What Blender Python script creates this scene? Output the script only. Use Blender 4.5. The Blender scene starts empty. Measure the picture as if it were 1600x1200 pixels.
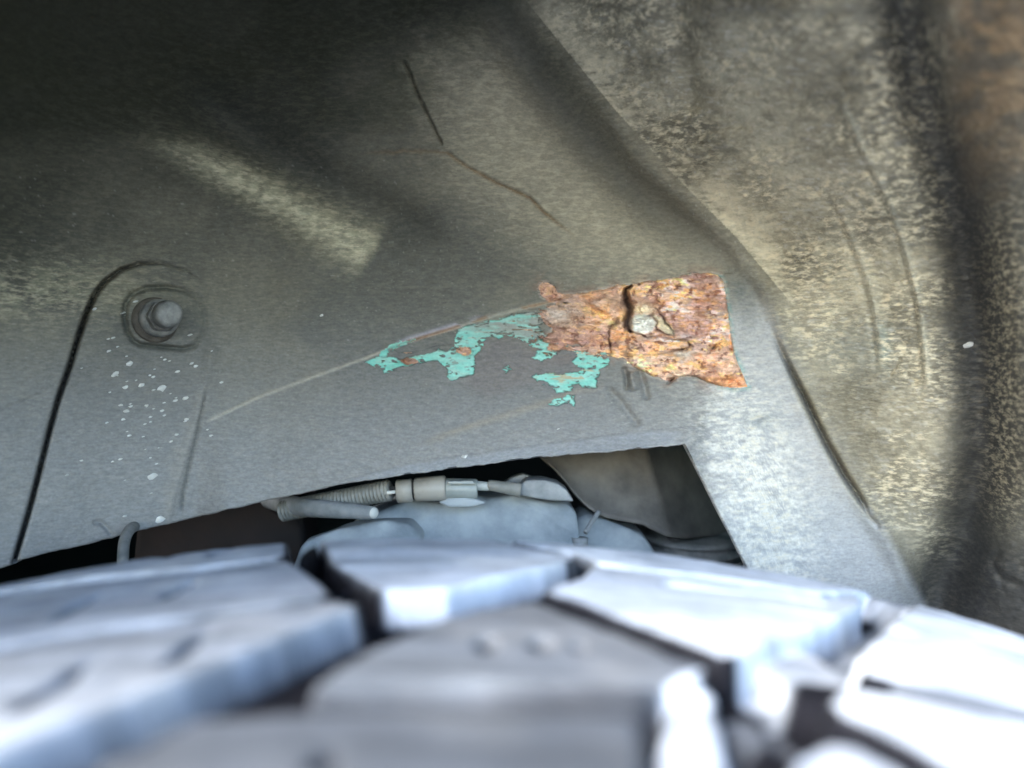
import bpy, bmesh, math, random
import numpy as np
from mathutils import Vector, Matrix

# ------------------------------------------------------------------ camera, world, sun, exposure
SC = bpy.context.scene
COL = SC.collection
R_ = math.radians
random.seed(7)
F = 1422.2                      # focal length in pixels of a 1600 wide frame
cam_d = bpy.data.cameras.new("camera"); cam = bpy.data.objects.new("camera", cam_d); COL.objects.link(cam)
cam_d.sensor_width = 36; cam_d.lens = 32.0
cam_d.clip_start = 0.004; cam_d.clip_end = 500
cam.location = (0, 0, 0); cam.rotation_euler = (R_(90), 0, 0)
cam_d.dof.use_dof = True; cam_d.dof.focus_distance = 0.228; cam_d.dof.aperture_fstop = 9.5
cam_d.dof.aperture_blades = 0
SC.camera = cam

SUN_EL, SUN_AZ = 35.0, -44.0     # elevation; azimuth measured from straight behind the camera towards its right
SUN_DIR = Vector((math.sin(R_(SUN_AZ)) * math.cos(R_(SUN_EL)), -math.cos(R_(SUN_AZ)) * math.cos(R_(SUN_EL)), math.sin(R_(SUN_EL))))
w = bpy.data.worlds.new("World"); SC.world = w; w.use_nodes = True
nt = w.node_tree; bg = nt.nodes["Background"]
sky = nt.nodes.new("ShaderNodeTexSky"); sky.sky_type = 'NISHITA'; sky.sun_disc = False
sky.sun_elevation = R_(SUN_EL); sky.sun_rotation = math.atan2(SUN_DIR.x, SUN_DIR.y)
sky.air_density = 1.0; sky.dust_density = 0.8; sky.ozone_density = 1.5
nt.links.new(sky.outputs[0], bg.inputs[0]); bg.inputs[1].default_value = 0.14
sd = bpy.data.lights.new("sun", 'SUN'); so = bpy.data.objects.new("sun", sd); COL.objects.link(so)
sd.energy = 1.5; sd.angle = R_(24); sd.color = (1.0, 0.97, 0.94)
so.rotation_euler = SUN_DIR.to_track_quat('Z', 'Y').to_euler()
so.location = (1, -2, 1)
vs = SC.view_settings
SC.display_settings.display_device = 'sRGB'
vs.view_transform = 'Standard'; vs.look = 'None'; vs.gamma = 1; vs.use_curve_mapping = False
vs.exposure = 3.3
SC.cycles.use_denoising = True
SC.cycles.max_bounces = 10; SC.cycles.diffuse_bounces = 8
SC.cycles.sample_clamp_indirect = 10

# ------------------------------------------------------------------ helpers
def P(px, py, Y):
    return Vector(((px - 800) / F * Y, Y, (600 - py) / F * Y))

def tag(o, label=None, cat=None, group=None, kind=None):
    if label: o['label'] = label
    if cat: o['category'] = cat
    if group: o['group'] = group
    if kind: o['kind'] = kind
    return o

def empty(name, loc=(0, 0, 0)):
    o = bpy.data.objects.new(name, None); COL.objects.link(o); o.location = loc
    o.empty_display_size = 0.02
    return o

def link(name, me, mat, parent=None, kind=None):
    o = bpy.data.objects.new(name, me); COL.objects.link(o)
    if mat and not me.materials: me.materials.append(mat)
    if parent:
        o.parent = parent
        o.matrix_parent_inverse = Matrix.Translation(-Vector(parent_loc(parent)))
    if kind: o['kind'] = kind
    return o

def parent_loc(p):
    v = Vector(p.location) if p.type == 'EMPTY' else Vector((0, 0, 0))
    return v

def bm_obj(name, bm, mat, parent=None, smooth=True, kind=None):
    me = bpy.data.meshes.new(name)
    bmesh.ops.recalc_face_normals(bm, faces=bm.faces)
    bm.to_mesh(me); bm.free()
    if smooth:
        me.polygons.foreach_set('use_smooth', np.ones(len(me.polygons), bool))
    return link(name, me, mat, parent, kind)

def np_mesh(name, V, Q, mat, parent=None, col=None, alpha=None, rough=None, kind=None, smooth=True):
    """V (n,3), Q (m,4) quads; drops unused verts"""
    used = np.zeros(len(V), bool); used[Q.ravel()] = True
    idx = np.cumsum(used) - 1
    V2 = V[used]; Q2 = idx[Q]
    me = bpy.data.meshes.new(name)
    me.vertices.add(len(V2)); me.vertices.foreach_set('co', V2.astype(np.float32).ravel())
    me.loops.add(Q2.size); me.loops.foreach_set('vertex_index', Q2.astype(np.int32).ravel())
    me.polygons.add(len(Q2)); me.polygons.foreach_set('loop_start', np.arange(0, Q2.size, 4, dtype=np.int32))
    me.polygons.foreach_set('use_smooth', np.full(len(Q2), smooth))
    me.update(calc_edges=True)
    if col is not None:
        a = me.color_attributes.new('tint', 'FLOAT_COLOR', 'POINT')
        c = np.zeros((len(V2), 4), np.float32); c[:, :3] = col[used]
        if alpha is not None: c[:, 3] = alpha[used]
        a.data.foreach_set('color', c.ravel())
    return link(name, me, mat, parent, kind)

def sstep(a, b, x):
    t = np.clip((x - a) / (b - a), 0, 1); return t * t * (3 - 2 * t)

_tab = {}
def vnoise(x, y, seed):
    if seed not in _tab:
        _tab[seed] = np.random.RandomState(seed).rand(256, 256)
    T = _tab[seed]
    xi = np.floor(x).astype(int); yi = np.floor(y).astype(int)
    fx = x - xi; fy = y - yi
    fx = fx * fx * (3 - 2 * fx); fy = fy * fy * (3 - 2 * fy)
    a = T[xi & 255, yi & 255]; b = T[(xi + 1) & 255, yi & 255]
    c = T[xi & 255, (yi + 1) & 255]; d = T[(xi + 1) & 255, (yi + 1) & 255]
    return (a * (1 - fx) + b * fx) * (1 - fy) + (c * (1 - fx) + d * fx) * fy

def fbm(x, y, sx, sy, octv, seed, gain=0.5):
    s = 0; a = 1; n = 0
    for k in range(octv):
        s = s + a * vnoise(x / sx * 2 ** k + 17.3 * k, y / sy * 2 ** k + 5.1 * k, seed + k); n += a; a *= gain
    return s / n            # about 0..1, mean .5

def pl_dist(px, py, pts):
    """distance, parameter 0..1 and side (positive = to the right of travel in picture coordinates, y down) of a polyline"""
    best = np.full(px.shape, 1e9); par = np.zeros(px.shape); side = np.zeros(px.shape)
    L = [0]
    for a, b in zip(pts[:-1], pts[1:]): L.append(L[-1] + math.hypot(b[0] - a[0], b[1] - a[1]))
    for k, (a, b) in enumerate(zip(pts[:-1], pts[1:])):
        dx, dy = b[0] - a[0], b[1] - a[1]; l2 = dx * dx + dy * dy
        t = np.clip(((px - a[0]) * dx + (py - a[1]) * dy) / l2, 0, 1)
        ex = px - a[0] - t * dx; ey = py - a[1] - t * dy
        d = np.hypot(ex, ey)
        m = d < best
        best = np.where(m, d, best)
        par = np.where(m, (L[k] + t * math.sqrt(l2)) / L[-1], par)
        side = np.where(m, np.sign(dx * ey - dy * ex), side)
    return best, par, side

def poly_sdf(px, py, pts):
    """signed distance, positive inside"""
    d, _, _ = pl_dist(px, py, list(pts) + [pts[0]])
    ins = np.zeros(px.shape, bool)
    n = len(pts); j = n - 1
    for i in range(n):
        xi, yi = pts[i]; xj, yj = pts[j]
        if yi != yj:
            c = ((yi > py) != (yj > py)) & (px < (xj - xi) * (py - yi) / (yj - yi) + xi)
            ins ^= c
        j = i
    return np.where(ins, d, -d)

def gauss(d, s): return np.exp(-0.5 * (d / s) ** 2)

# ------------------------------------------------------------------ materials
def mat_new(name):
    m = bpy.data.materials.new(name); m.use_nodes = True
    n = m.node_tree.nodes; b = n['Principled BSDF']
    return m, n, m.node_tree.links, b

def mat_tint(name, rough=0.75, streak=0.35, bump=0.25, sx=260, sy=700, spec=0.35, dark=0.0):
    """colour from the mesh's dirt, paint and painted-shade tint, with fine streaky grain across it"""
    m, n, l, b = mat_new(name)
    at = n.new('ShaderNodeAttribute'); at.attribute_name = 'tint'
    tc = n.new('ShaderNodeTexCoord'); mp = n.new('ShaderNodeMapping'); l.new(tc.outputs['Object'], mp.inputs[0])
    mp.inputs['Rotation'].default_value = (0, R_(-7), 0)
    mp.inputs['Scale'].default_value = (sx, sx, sy)
    no = n.new('ShaderNodeTexNoise'); no.inputs['Scale'].default_value = 2.2; no.inputs['Detail'].default_value = 5
    no.inputs['Roughness'].default_value = 0.65
    l.new(mp.outputs[0], no.inputs['Vector'])
    mr = n.new('ShaderNodeMapRange'); mr.inputs['From Min'].default_value = 0.3; mr.inputs['From Max'].default_value = 0.7
    mr.inputs['To Min'].default_value = 1 - streak; mr.inputs['To Max'].default_value = 1 + streak
    l.new(no.outputs['Fac'], mr.inputs['Value'])
    no2 = n.new('ShaderNodeTexNoise'); no2.inputs['Scale'].default_value = 1600; no2.inputs['Detail'].default_value = 2
    l.new(tc.outputs['Object'], no2.inputs['Vector'])
    mr2 = n.new('ShaderNodeMapRange'); mr2.inputs['From Min'].default_value = 0.3; mr2.inputs['From Max'].default_value = 0.7
    mr2.inputs['To Min'].default_value = 0.92; mr2.inputs['To Max'].default_value = 1.08
    l.new(no2.outputs['Fac'], mr2.inputs['Value'])
    mu = n.new('ShaderNodeMath'); mu.operation = 'MULTIPLY'; l.new(mr.outputs[0], mu.inputs[0]); l.new(mr2.outputs[0], mu.inputs[1])
    vm = n.new('ShaderNodeVectorMath'); vm.operation = 'SCALE'
    l.new(at.outputs['Color'], vm.inputs[0]); l.new(mu.outputs[0], vm.inputs['Scale'])
    mp3 = n.new('ShaderNodeMapping'); l.new(tc.outputs['Object'], mp3.inputs[0])
    mp3.inputs['Rotation'].default_value = (0, R_(-6), 0); mp3.inputs['Scale'].default_value = (240, 240, 760)
    no3 = n.new('ShaderNodeTexNoise'); no3.inputs['Scale'].default_value = 1.5; no3.inputs['Detail'].default_value = 6; no3.inputs['Roughness'].default_value = 0.7
    l.new(mp3.outputs[0], no3.inputs['Vector'])
    mr3 = n.new('ShaderNodeMapRange'); mr3.inputs['From Min'].default_value = 0.47; mr3.inputs['From Max'].default_value = 0.62
    l.new(no3.outputs['Fac'], mr3.inputs['Value'])
    mm = n.new('ShaderNodeMath'); mm.operation = 'MULTIPLY'; l.new(mr3.outputs[0], mm.inputs[0]); l.new(at.outputs['Alpha'], mm.inputs[1])
    mxc = n.new('ShaderNodeMix'); mxc.data_type = 'RGBA'; l.new(mm.outputs[0], mxc.inputs['Factor'])
    l.new(vm.outputs[0], mxc.inputs[6]); mxc.inputs[7].default_value = (0.72, 0.63, 0.44, 1)
    l.new(mxc.outputs[2], b.inputs['Base Color'])
    b.inputs['Roughness'].default_value = rough
    b.inputs['Specular IOR Level'].default_value = spec
    bp = n.new('ShaderNodeBump'); bp.inputs['Strength'].default_value = bump; bp.inputs['Distance'].default_value = 0.0004
    l.new(no.outputs['Fac'], bp.inputs['Height']); l.new(bp.outputs[0], b.inputs['Normal'])
    return m

def mat_dusty(name, c1, c2, rough=0.7, scale=90, bump=0.3, dist=0.0004, metal=0.0, lo=0.35, hi=0.65, spec=0.4, stretch=(1, 1, 1)):
    """two colours mixed by noise: the thing's own colour and the dust or rust that lies on it"""
    m, n, l, b = mat_new(name)
    tc = n.new('ShaderNodeTexCoord'); mp = n.new('ShaderNodeMapping'); l.new(tc.outputs['Object'], mp.inputs[0])
    mp.inputs['Scale'].default_value = stretch
    no = n.new('ShaderNodeTexNoise'); no.inputs['Scale'].default_value = scale; no.inputs['Detail'].default_value = 8
    no.inputs['Roughness'].default_value = 0.6
    l.new(mp.outputs[0], no.inputs['Vector'])
    cr = n.new('ShaderNodeValToRGB'); e = cr.color_ramp.elements
    e[0].position = lo; e[0].color = (*c1, 1); e[1].position = hi; e[1].color = (*c2, 1)
    l.new(no.outputs['Fac'], cr.inputs[0]); l.new(cr.outputs[0], b.inputs['Base Color'])
    b.inputs['Roughness'].default_value = rough; b.inputs['Metallic'].default_value = metal
    b.inputs['Specular IOR Level'].default_value = spec
    n3 = n.new('ShaderNodeTexNoise'); n3.inputs['Scale'].default_value = scale * 9; n3.inputs['Detail'].default_value = 4
    l.new(mp.outputs[0], n3.inputs['Vector'])
    ad = n.new('ShaderNodeMath'); ad.operation = 'ADD'; l.new(no.outputs['Fac'], ad.inputs[0]); l.new(n3.outputs['Fac'], ad.inputs[1])
    bp = n.new('ShaderNodeBump'); bp.inputs['Strength'].default_value = bump; bp.inputs['Distance'].default_value = dist
    l.new(ad.outputs[0], bp.inputs['Height']); l.new(bp.outputs[0], b.inputs['Normal'])
    return m

M_wall = mat_tint('undercoat', rough=0.75, streak=0.18, bump=0.22, spec=0.12)
M_rust = mat_tint('rust', rough=0.8, streak=0.30, bump=0.7, sx=260, sy=620, spec=0.3)
M_paint = mat_tint('teal_paint', rough=0.5, streak=0.10, bump=0.15, sx=160, sy=900)
M_rubber = mat_tint('dusty_rubber', rough=0.75, streak=0.22, bump=0.5, sx=60, sy=60, spec=0.06)
M_greymetal = mat_dusty('dusty_grey_metal', (0.10, 0.11, 0.11), (0.24, 0.24, 0.23), scale=160, rough=0.6)
M_bolt = mat_dusty('dull_bolt_steel', (0.11, 0.11, 0.10), (0.25, 0.245, 0.225), scale=400, rough=0.5, metal=0.15)
M_brown = mat_dusty('brown_rubber_washer', (0.05, 0.042, 0.034), (0.13, 0.115, 0.095), scale=300)
M_knuckle = mat_dusty('dusty_cast_iron', (0.15, 0.18, 0.20), (0.36, 0.39, 0.40), scale=55, rough=0.75, bump=0.5)
M_shield = mat_dusty('mottled_shield', (0.07, 0.065, 0.058), (0.18, 0.163, 0.14), scale=110, rough=0.7, lo=0.3, hi=0.75)
M_conduit = mat_dusty('grey_plastic', (0.15, 0.155, 0.14), (0.27, 0.265, 0.24), scale=120, rough=0.5, bump=0.1)
M_tanplastic = mat_dusty('tan_grey_plastic', (0.20, 0.19, 0.165), (0.33, 0.31, 0.27), scale=120, rough=0.45, bump=0.1)
M_clear = mat_dusty('pale_green_plastic', (0.24, 0.27, 0.26), (0.36, 0.38, 0.36), scale=100, rough=0.35, bump=0.1)
M_black = mat_dusty('black_rubber', (0.012, 0.012, 0.012), (0.03, 0.03, 0.03), scale=80)
M_darkrust = mat_dusty('dark_rusty_steel', (0.0015, 0.001, 0.001), (0.009, 0.004, 0.0025), scale=60, rough=0.85)
M_pipe = mat_dusty('pale_dusty_pipe', (0.15, 0.165, 0.17), (0.30, 0.31, 0.31), scale=130, rough=0.6)
M_cap = mat_dusty('pale_pipe_end', (0.5, 0.5, 0.46), (0.66, 0.66, 0.6), scale=150, rough=0.6)
M_unseen_wing = mat_dusty('unseen_wing_teal_paint', (0.035, 0.13, 0.11), (0.04, 0.15, 0.125), scale=4, rough=0.3, bump=0.0)
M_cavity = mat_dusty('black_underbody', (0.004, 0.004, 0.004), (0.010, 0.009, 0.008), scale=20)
M_ground = mat_dusty('asphalt', (0.10, 0.10, 0.10), (0.20, 0.20, 0.195), scale=60, rough=0.9, bump=0.5)
M_speck = mat_dusty('dried_mud_fleck', (0.50, 0.50, 0.47), (0.66, 0.66, 0.63), scale=300, rough=0.9)

# ------------------------------------------------------------------ wheel arch: one big pressed and undercoated sheet
EDGE = [(-400, 985), (-100, 912), (0, 886), (30, 873), (90, 858), (140, 847), (200, 832), (260, 817), (320, 803), (440, 775), (550, 752),
        (700, 731), (850, 712), (960, 703), (1040, 695), (1070, 692.5), (1085, 722), (1105, 760), (1140, 830), (1168, 885), (1222, 990), (1226, 998), (2100, 1010)]
def edge_y(px): return np.interp(px, [e[0] for e in EDGE], [e[1] for e in EDGE])

CREASE = [(312, 664), (400, 622), (480, 592), (570, 560), (640, 533), (700, 515), (780, 490), (850, 474), (905, 460), (980, 447), (1075, 431), (1128, 428)]
RIDGE = [(800, -160), (828, 10), (870, 70), (930, 150), (1000, 250), (1080, 322), (1150, 385), (1195, 460), (1222, 540), (1262, 640), (1318, 740), (1372, 815), (1440, 940), (1480, 1050)]
VALLEY = [(760, -60), (800, 60), (850, 140), (900, 205), (975, 290), (1050, 355), (1125, 408)]
SEAMCRACK = [(1150, 395), (1188, 470), (1212, 530), (1236, 580), (1262, 632), (1290, 690), (1318, 740), (1348, 786), (1362, 802)]
SEAMTAIL = [(1349, 790), (1357, 805), (1372, 822)]
FLUTE = [(1380, -200), (1412, 0), (1456, 200), (1510, 380), (1538, 560), (1542, 700), (1506, 840), (1450, 960), (1440, 1050)]
BEAD1 = [(1300, 130), (1345, 225), (1392, 322), (1418, 400), (1438, 480), (1446, 560), (1450, 640)]
BEAD2 = [(1300, 300), (1335, 380), (1360, 450), (1374, 520), (1378, 590)]
TOPVAL = [(1040, -100), (1062, 60), (1080, 140), (1096, 185)]
CRACK1 = [(632, 95), (650, 140), (668, 180), (692, 228)]
CRACK2 = [(540, 241), (600, 238), (650, 236), (700, 239), (712, 249), (735, 264), (765, 280), (800, 297), (828, 309), (850, 332), (880, 356), (910, 380)]
PATCHRIDGE = [(190, 215), (300, 245), (380, 285), (470, 335), (560, 385)]
PATCHVAL = [(250, 110), (340, 170), (430, 235), (540, 300), (640, 355), (720, 400)]
GAP = [(16, 900), (25, 868), (45, 800), (62, 735), (78, 670), (92, 620), (108, 575), (122, 528), (135, 490), (146, 464), (162, 442), (188, 422), (218, 412), (252, 411), (290, 422), (318, 440)]
PLATE = GAP + [(330, 480), (336, 540), (322, 610), (300, 690), (278, 760), (262, 830), (250, 900)]
BEADL = [(335, 520), (328, 580), (310, 640), (290, 700), (272, 770), (262, 815)]
GROOVEL = [(322, 600), (318, 632), (308, 680), (294, 735), (286, 775), (285, 795), (292, 806)]
RECESS = [(196, 476), (195, 500), (199, 518), (207, 531), (219, 539), (250, 542), (285, 545), (303, 541), (315, 525), (320, 505), (318, 485), (308, 466), (290, 454), (262, 449), (230, 450), (208, 459)]
SUBLINE = [(640, 700), (740, 664), (840, 634), (905, 610), (960, 602)]
LIPLINE = [(470, 768), (560, 742), (640, 722), (760, 704), (880, 688), (1000, 672), (1060, 668)]
FADE = lambda par, a=0.12: sstep(0, a, par) * (1 - sstep(1 - a, 1, par))

RUST = [(980, 446), (1010, 440), (1040, 436), (1072, 430), (1084, 427), (1110, 427), (1122, 430), (1130, 440), (1134, 462), (1138, 490),
        (1141, 520), (1145, 545), (1150, 560), (1158, 580), (1168, 604), (1150, 606), (1128, 604), (1105, 597), (1090, 589), (1075, 586), (1064, 588),
        (1050, 597), (1035, 593), (1018, 586), (1000, 577), (984, 569), (972, 562), (952, 556), (930, 553), (900, 550), (885, 548), (860, 548), (842, 540),
        (830, 533), (838, 522), (852, 512), (846, 498), (838, 488), (845, 478), (856, 471), (846, 462), (841, 450), (846, 442), (855, 441), (864, 447),
        (872, 456), (884, 461), (905, 459), (938, 453), (965, 446)]
TEAL = [
 [(570, 566), (590, 557), (612, 556), (626, 564), (650, 556), (672, 551), (684, 545), (696, 550), (708, 542), (712, 522), (722, 512), (760, 504), (800, 500), (836, 506), (850, 520),
  (862, 536), (866, 548), (852, 548), (838, 542), (815, 533), (800, 526), (790, 523), (782, 530), (770, 527), (758, 530), (754, 541), (743, 555), (741, 575), (738, 584), (720, 589), (706, 595), (698, 590),
  (702, 580), (692, 570), (682, 562), (662, 566), (640, 572), (626, 572), (611, 579), (601, 584), (596, 575), (580, 572)],
 [(832, 560), (842, 547), (860, 542), (872, 551), (862, 560), (848, 564), (838, 563)],
 [(880, 540), (915, 546), (946, 551), (951, 560), (951, 571), (941, 576), (928, 580), (914, 579), (900, 573), (894, 566), (902, 556), (896, 549)],
 [(833, 589), (845, 582), (870, 584), (900, 580), (936, 577), (938, 585), (930, 592), (934, 600), (929, 606), (911, 606), (905, 598), (896, 600), (894, 612), (872, 613), (863, 605), (846, 602)],
 [(858, 632), (868, 623), (884, 618), (896, 617), (899, 634), (882, 630), (870, 634)],
 [(786, 576), (794, 570), (800, 576), (792, 581)],
 [(596, 548), (612, 538), (630, 531), (652, 529), (640, 537), (618, 545), (606, 556), (592, 560)],
 [(716, 515), (745, 505), (800, 492), (838, 486), (850, 500), (840, 512), (790, 516), (740, 518)],
 [(690, 530), (700, 523), (708, 522), (704, 530), (695, 534)]]
FLAKECR = [(986, 447), (978, 452), (977, 462), (981, 476), (985, 484), (981, 494), (980, 508), (985, 518)]
RCRACKS = [[(965, 503), (958, 508), (955, 512), (952, 520), (952, 530), (954, 548), (950, 560)],
           [(985, 518), (1000, 522), (1012, 527), (1028, 527)], [(1025, 482), (1033, 492), (1040, 505), (1052, 517), (1053, 527)],
           [(1018, 494), (1026, 503), (1026, 514), (1038, 521), (1052, 524)], [(1005, 493), (1018, 493)],
           [(1028, 526), (1050, 530), (1074, 533), (1078, 541), (1066, 546), (1046, 549), (1030, 554)], [(1050, 531), (1070, 530), (1084, 534)]]
HOLES = [(1116, 543, 8, 4), (1050, 594, 6, 3.5)]

STEP_C, STEP_F = 2.6, 1.0
xs = np.concatenate([np.arange(-330, 560, STEP_C), np.arange(560, 1180, STEP_F), np.arange(1180, 1460, 2.0), np.arange(1460, 1900, STEP_C)])
r0 = np.concatenate([np.arange(-230, 415, STEP_C), np.arange(415, 645, STEP_F), np.arange(645, 661, 2.0)])
NR2 = 95
nx = len(xs)
vv = np.linspace(0, 1, NR2 + 1)[1:]
PX = np.repeat(xs[None, :], len(r0) + NR2, 0)
PY = np.zeros_like(PX)
PY[:len(r0)] = r0[:, None]
ey = edge_y(xs)
PY[len(r0):] = r0[-1] + (ey[None, :] - r0[-1]) * vv[:, None]
# slightly uneven pressed edge
PY[-1] += (fbm(xs, xs * 0, 22, 1, 4, 91, .65) - .5) * 4.5

# --- shape (metres away from the camera plane)
seam_x = np.interp(PY, [p[1] for p in RIDGE], [p[0] for p in RIDGE])
e = np.clip(PX - seam_x, 0, None)
Y = 0.240 - 0.055 * (np.clip(420 - PX, 0, None) / 620) ** 1.3
e = np.where(e < 300, e, 300 + 330 * (1 - np.exp(-np.clip(e - 300, 0, None) / 330)))
Y -= 0.052 * (e / 380) ** 1.15
top = np.clip(430 - PY, 0, None) / 560
Y -= 0.046 * top ** 1.5
d, par, sd_ = pl_dist(PX, PY, CREASE)
below = np.where(sd_ > 0, d, -d) * (PX > 300)
inl = sstep(300, 360, PX) * (1 - sstep(1128, 1175, PX)); inw = sstep(300, 360, PX) * (1 - sstep(1040, 1300, PX))
Y -= inl * 0.0006 * sstep(-2, 2, below) + inw * 0.012 * np.clip(np.where(PX > 1128, PY - 428, below), 0, 400) / 300
Y -= inl * 0.0005 * gauss(below, 2.2)
dl, _, sl = pl_dist(PX, PY, LIPLINE)
Y -= np.where(sl > 0, 0.0040 * np.clip(dl / 34, 0, 1) ** 1.2, 0) * sstep(440, 560, PX) * (1 - sstep(1060, 1110, PX))
d, par, _ = pl_dist(PX, PY, RIDGE)
Y -= 0.0034 * gauss(d, 12) * sstep(0.12, 0.35, par) + 0.0010 * gauss(d, 30)
d, par, _ = pl_dist(PX, PY, VALLEY); Y += 0.0044 * gauss(d, 25) * FADE(par, .2)
d, par, _ = pl_dist(PX, PY, SEAMCRACK); crack_seam = gauss(d, 2.6 + 1.5 * par) * sstep(0.25, 0.5, par) * (1 - sstep(.93, 1, par))
Y += 0.0045 * crack_seam + 0.0022 * gauss(d, 9) * FADE(par, .2)
d2_, par2, _ = pl_dist(PX, PY, SEAMTAIL); Y += 0.002 * gauss(d2_, 2.4)
d, par, _ = pl_dist(PX, PY, FLUTE); Y += 0.0125 * gauss(d, 34); flute = gauss(d, 40)
Y -= 0.004 * gauss(np.hypot((PX - 1585) / 35, (PY - 480) / 330), 1)
beadm = []
for B, a, s in ((BEAD1, .0013, 6), (BEAD2, .0010, 6)):
    d, par, sb = pl_dist(PX, PY, B); beadm.append(gauss(d, s * .8) * FADE(par, .15)); Y -= a * gauss(d, s) * FADE(par, .15); Y += a * .7 * gauss(d - 9, 4) * (sb > 0) * FADE(par, .15)
d, par, _ = pl_dist(PX, PY, TOPVAL); Y += 0.004 * gauss(d, 16) * FADE(par, .15)
wob = (fbm(PX, PY, 14, 9, 3, 31) - .5) * 6
d, par, _ = pl_dist(PX + wob, PY + wob, CRACK1); ck1 = gauss(d, 1.7 - .4 * par) * FADE(par, .06)
d, par, _ = pl_dist(PX + wob * .8, PY + wob, CRACK2); ck2 = gauss(d, 1.6) * FADE(par, .2) * (0.5 + 0.5 * sstep(.3, .5, par))
Y += 0.0013 * ck1 + 0.0012 * ck2
Y += 0.0007 * sstep(0, 40, d) * (1 - sstep(40, 160, d)) * 0
d, par, _ = pl_dist(PX, PY, PATCHRIDGE); pr = gauss(d, 26) * FADE(par, .2); Y -= 0.0035 * pr
prd = gauss(d, 13 + 12 * par) * sstep(0, .5, par) * (1 - sstep(.93, 1.0, par) * 0) * (1 - sstep(580, 600, PX + (PY - 385) * .6))
d, par, _ = pl_dist(PX, PY, PATCHVAL); Y += 0.0045 * gauss(d, 28) * FADE(par, .2)
d, par, sg = pl_dist(PX, PY, GAP)
gapw = np.interp(par, [0, .1, .5, .72, .8, .88, 1], [2.0, 2.2, 2.4, 2.7, 2.2, 1.5, .8])
gapm = gauss(d, gapw) * (1 - sstep(.92, 1, par)); Y += 0.0070 * gapm * np.interp(par, [0, .66, .76, .88, 1], [1, .9, .5, .15, .05])
plate_sd = poly_sdf(PX, PY, PLATE)
Y -= 0.0002 * sstep(-2, 2, plate_sd)
d, par, _ = pl_dist(PX, PY, BEADL); Y -= 0.0010 * gauss(d, 8) * FADE(par, .1)
d, par, _ = pl_dist(PX, PY, GROOVEL); grl = gauss(d, 1.7) * FADE(par, .1); Y += 0.0009 * grl
rc = poly_sdf(PX, PY, RECESS); rcl = gauss(rc, 3.0) * (1 - sstep(255, 300, PX) * sstep(0, 40, 560 - PY) * .7); Y += 0.0014 * rcl - 0.0003 * sstep(0, 6, rc)
d, par, _ = pl_dist(PX, PY, SUBLINE); sub = gauss(d, 4) * FADE(par, .2); Y -= 0.0004 * sub
for L_, a, s in (([(974, 572), (979, 590), (979, 612)], .0016, 3), ([(996, 572), (1006, 600), (1012, 628)], .0014, 4),
                 ([(945, 604), (968, 626), (985, 650), (1002, 668)], .0013, 5), ([(984, 580), (990, 600), (994, 612)], -.0012, 4),
                 ([(143, 816), (158, 816), (168, 826), (176, 838)], .0009, 2.4), ([(0, 640), (40, 626), (80, 610)], .0003, 2),
                 ([(1068, 212), (1120, 200), (1180, 196)], .0008, 5), ([(1408, 555), (1398, 575), (1388, 590)], .001, 2.5), ([(1430, 590), (1430, 605)], .001, 3),
                 ([(1040, 700), (1110, 685)], .0002, 3), ([(1565, 855), (1550, 880), (1565, 905), (1600, 915)], .0012, 4)):
    d, par, _ = pl_dist(PX, PY, L_); Y += a * gauss(d, s) * FADE(par, .15)
# undercoat roughness: coarse on the arch side and the top, nearly smooth on the lower wall and the pillar
coarse = np.clip(sstep(-60, 120, PX - seam_x) * (1 - .65 * gauss(np.hypot((PX - 1320) / 110, (PY - 850) / 200), 1)), 0, 1)
coarse = np.maximum(coarse, 0.30 * sstep(250, 80, PY) * sstep(500, 900, PX))
pil = sstep(-60, 0, PX - seam_x) * 0
n1 = fbm(PX + PY * .1, PY, 20, 12, 4, 3, .6); n2 = fbm(PX + PY * .15, PY, 7, 3.5, 2, 11)
Y -= (n1 - .5) * (0.00022 + 0.0014 * coarse) + (n2 - .5) * (0.00005 + 0.0005 * coarse)
Y -= (fbm(PX, PY, 120, 80, 2, 23) - .5) * 0.0020 + (fbm(PX, PY, 45, 30, 2, 27) - .5) * 0.0006

# --- what the undercoat has flaked off
wx = (fbm(PX, PY, 9, 5, 3, 41) - .5) * 9; wy = (fbm(PX, PY, 12, 5, 3, 47) - .5) * 6
near = (PX > 550) & (PX < 1185) & (PY > 410) & (PY < 650)
rs = np.full(PX.shape, -50.0); ts = np.full(PX.shape, -50.0)
nxp, nyp = (PX + wx)[near], (PY + wy)[near]
edgew = np.where(PX[near] > 1100, .25, 1.0)
rs[near] = poly_sdf(PX[near] + wx[near] * edgew * .7, PY[near] + wy[near] * edgew * .8, RUST)
strk0 = fbm(PX, PY, 22, 3.2, 3, 57)
tt = np.full(nxp.shape, -50.0)
for t_ in TEAL: tt = np.maximum(tt, poly_sdf(nxp, nyp, t_))
ts[near] = tt
dk = poly_sdf(PX, PY, [(614, 546), (650, 533), (695, 520), (708, 517), (711, 534), (700, 541), (684, 540), (665, 546), (640, 553), (622, 552)])
pitn = fbm(PX, PY, 10, 4, 3, 151, .6)
ts = ts - 12 * sstep(.62, .70, pitn) * (ts < 9) - 7 * sstep(.55, .66, strk0)* (PY < 530)
ts = np.where(dk > 0, -np.abs(dk), ts)
for (cx, cy, rx, ry) in ((640, 564, 14, 5), (726, 548, 12, 7), (636, 549, 7, 3), (855, 533, 22, 6), (885, 541, 14, 4)):
    q = 1 - np.hypot((PX + wx - cx) / rx, (PY + wy - cy) / ry); rs = np.maximum(rs, np.where(ts > -2, q * ry, rs))
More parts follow.
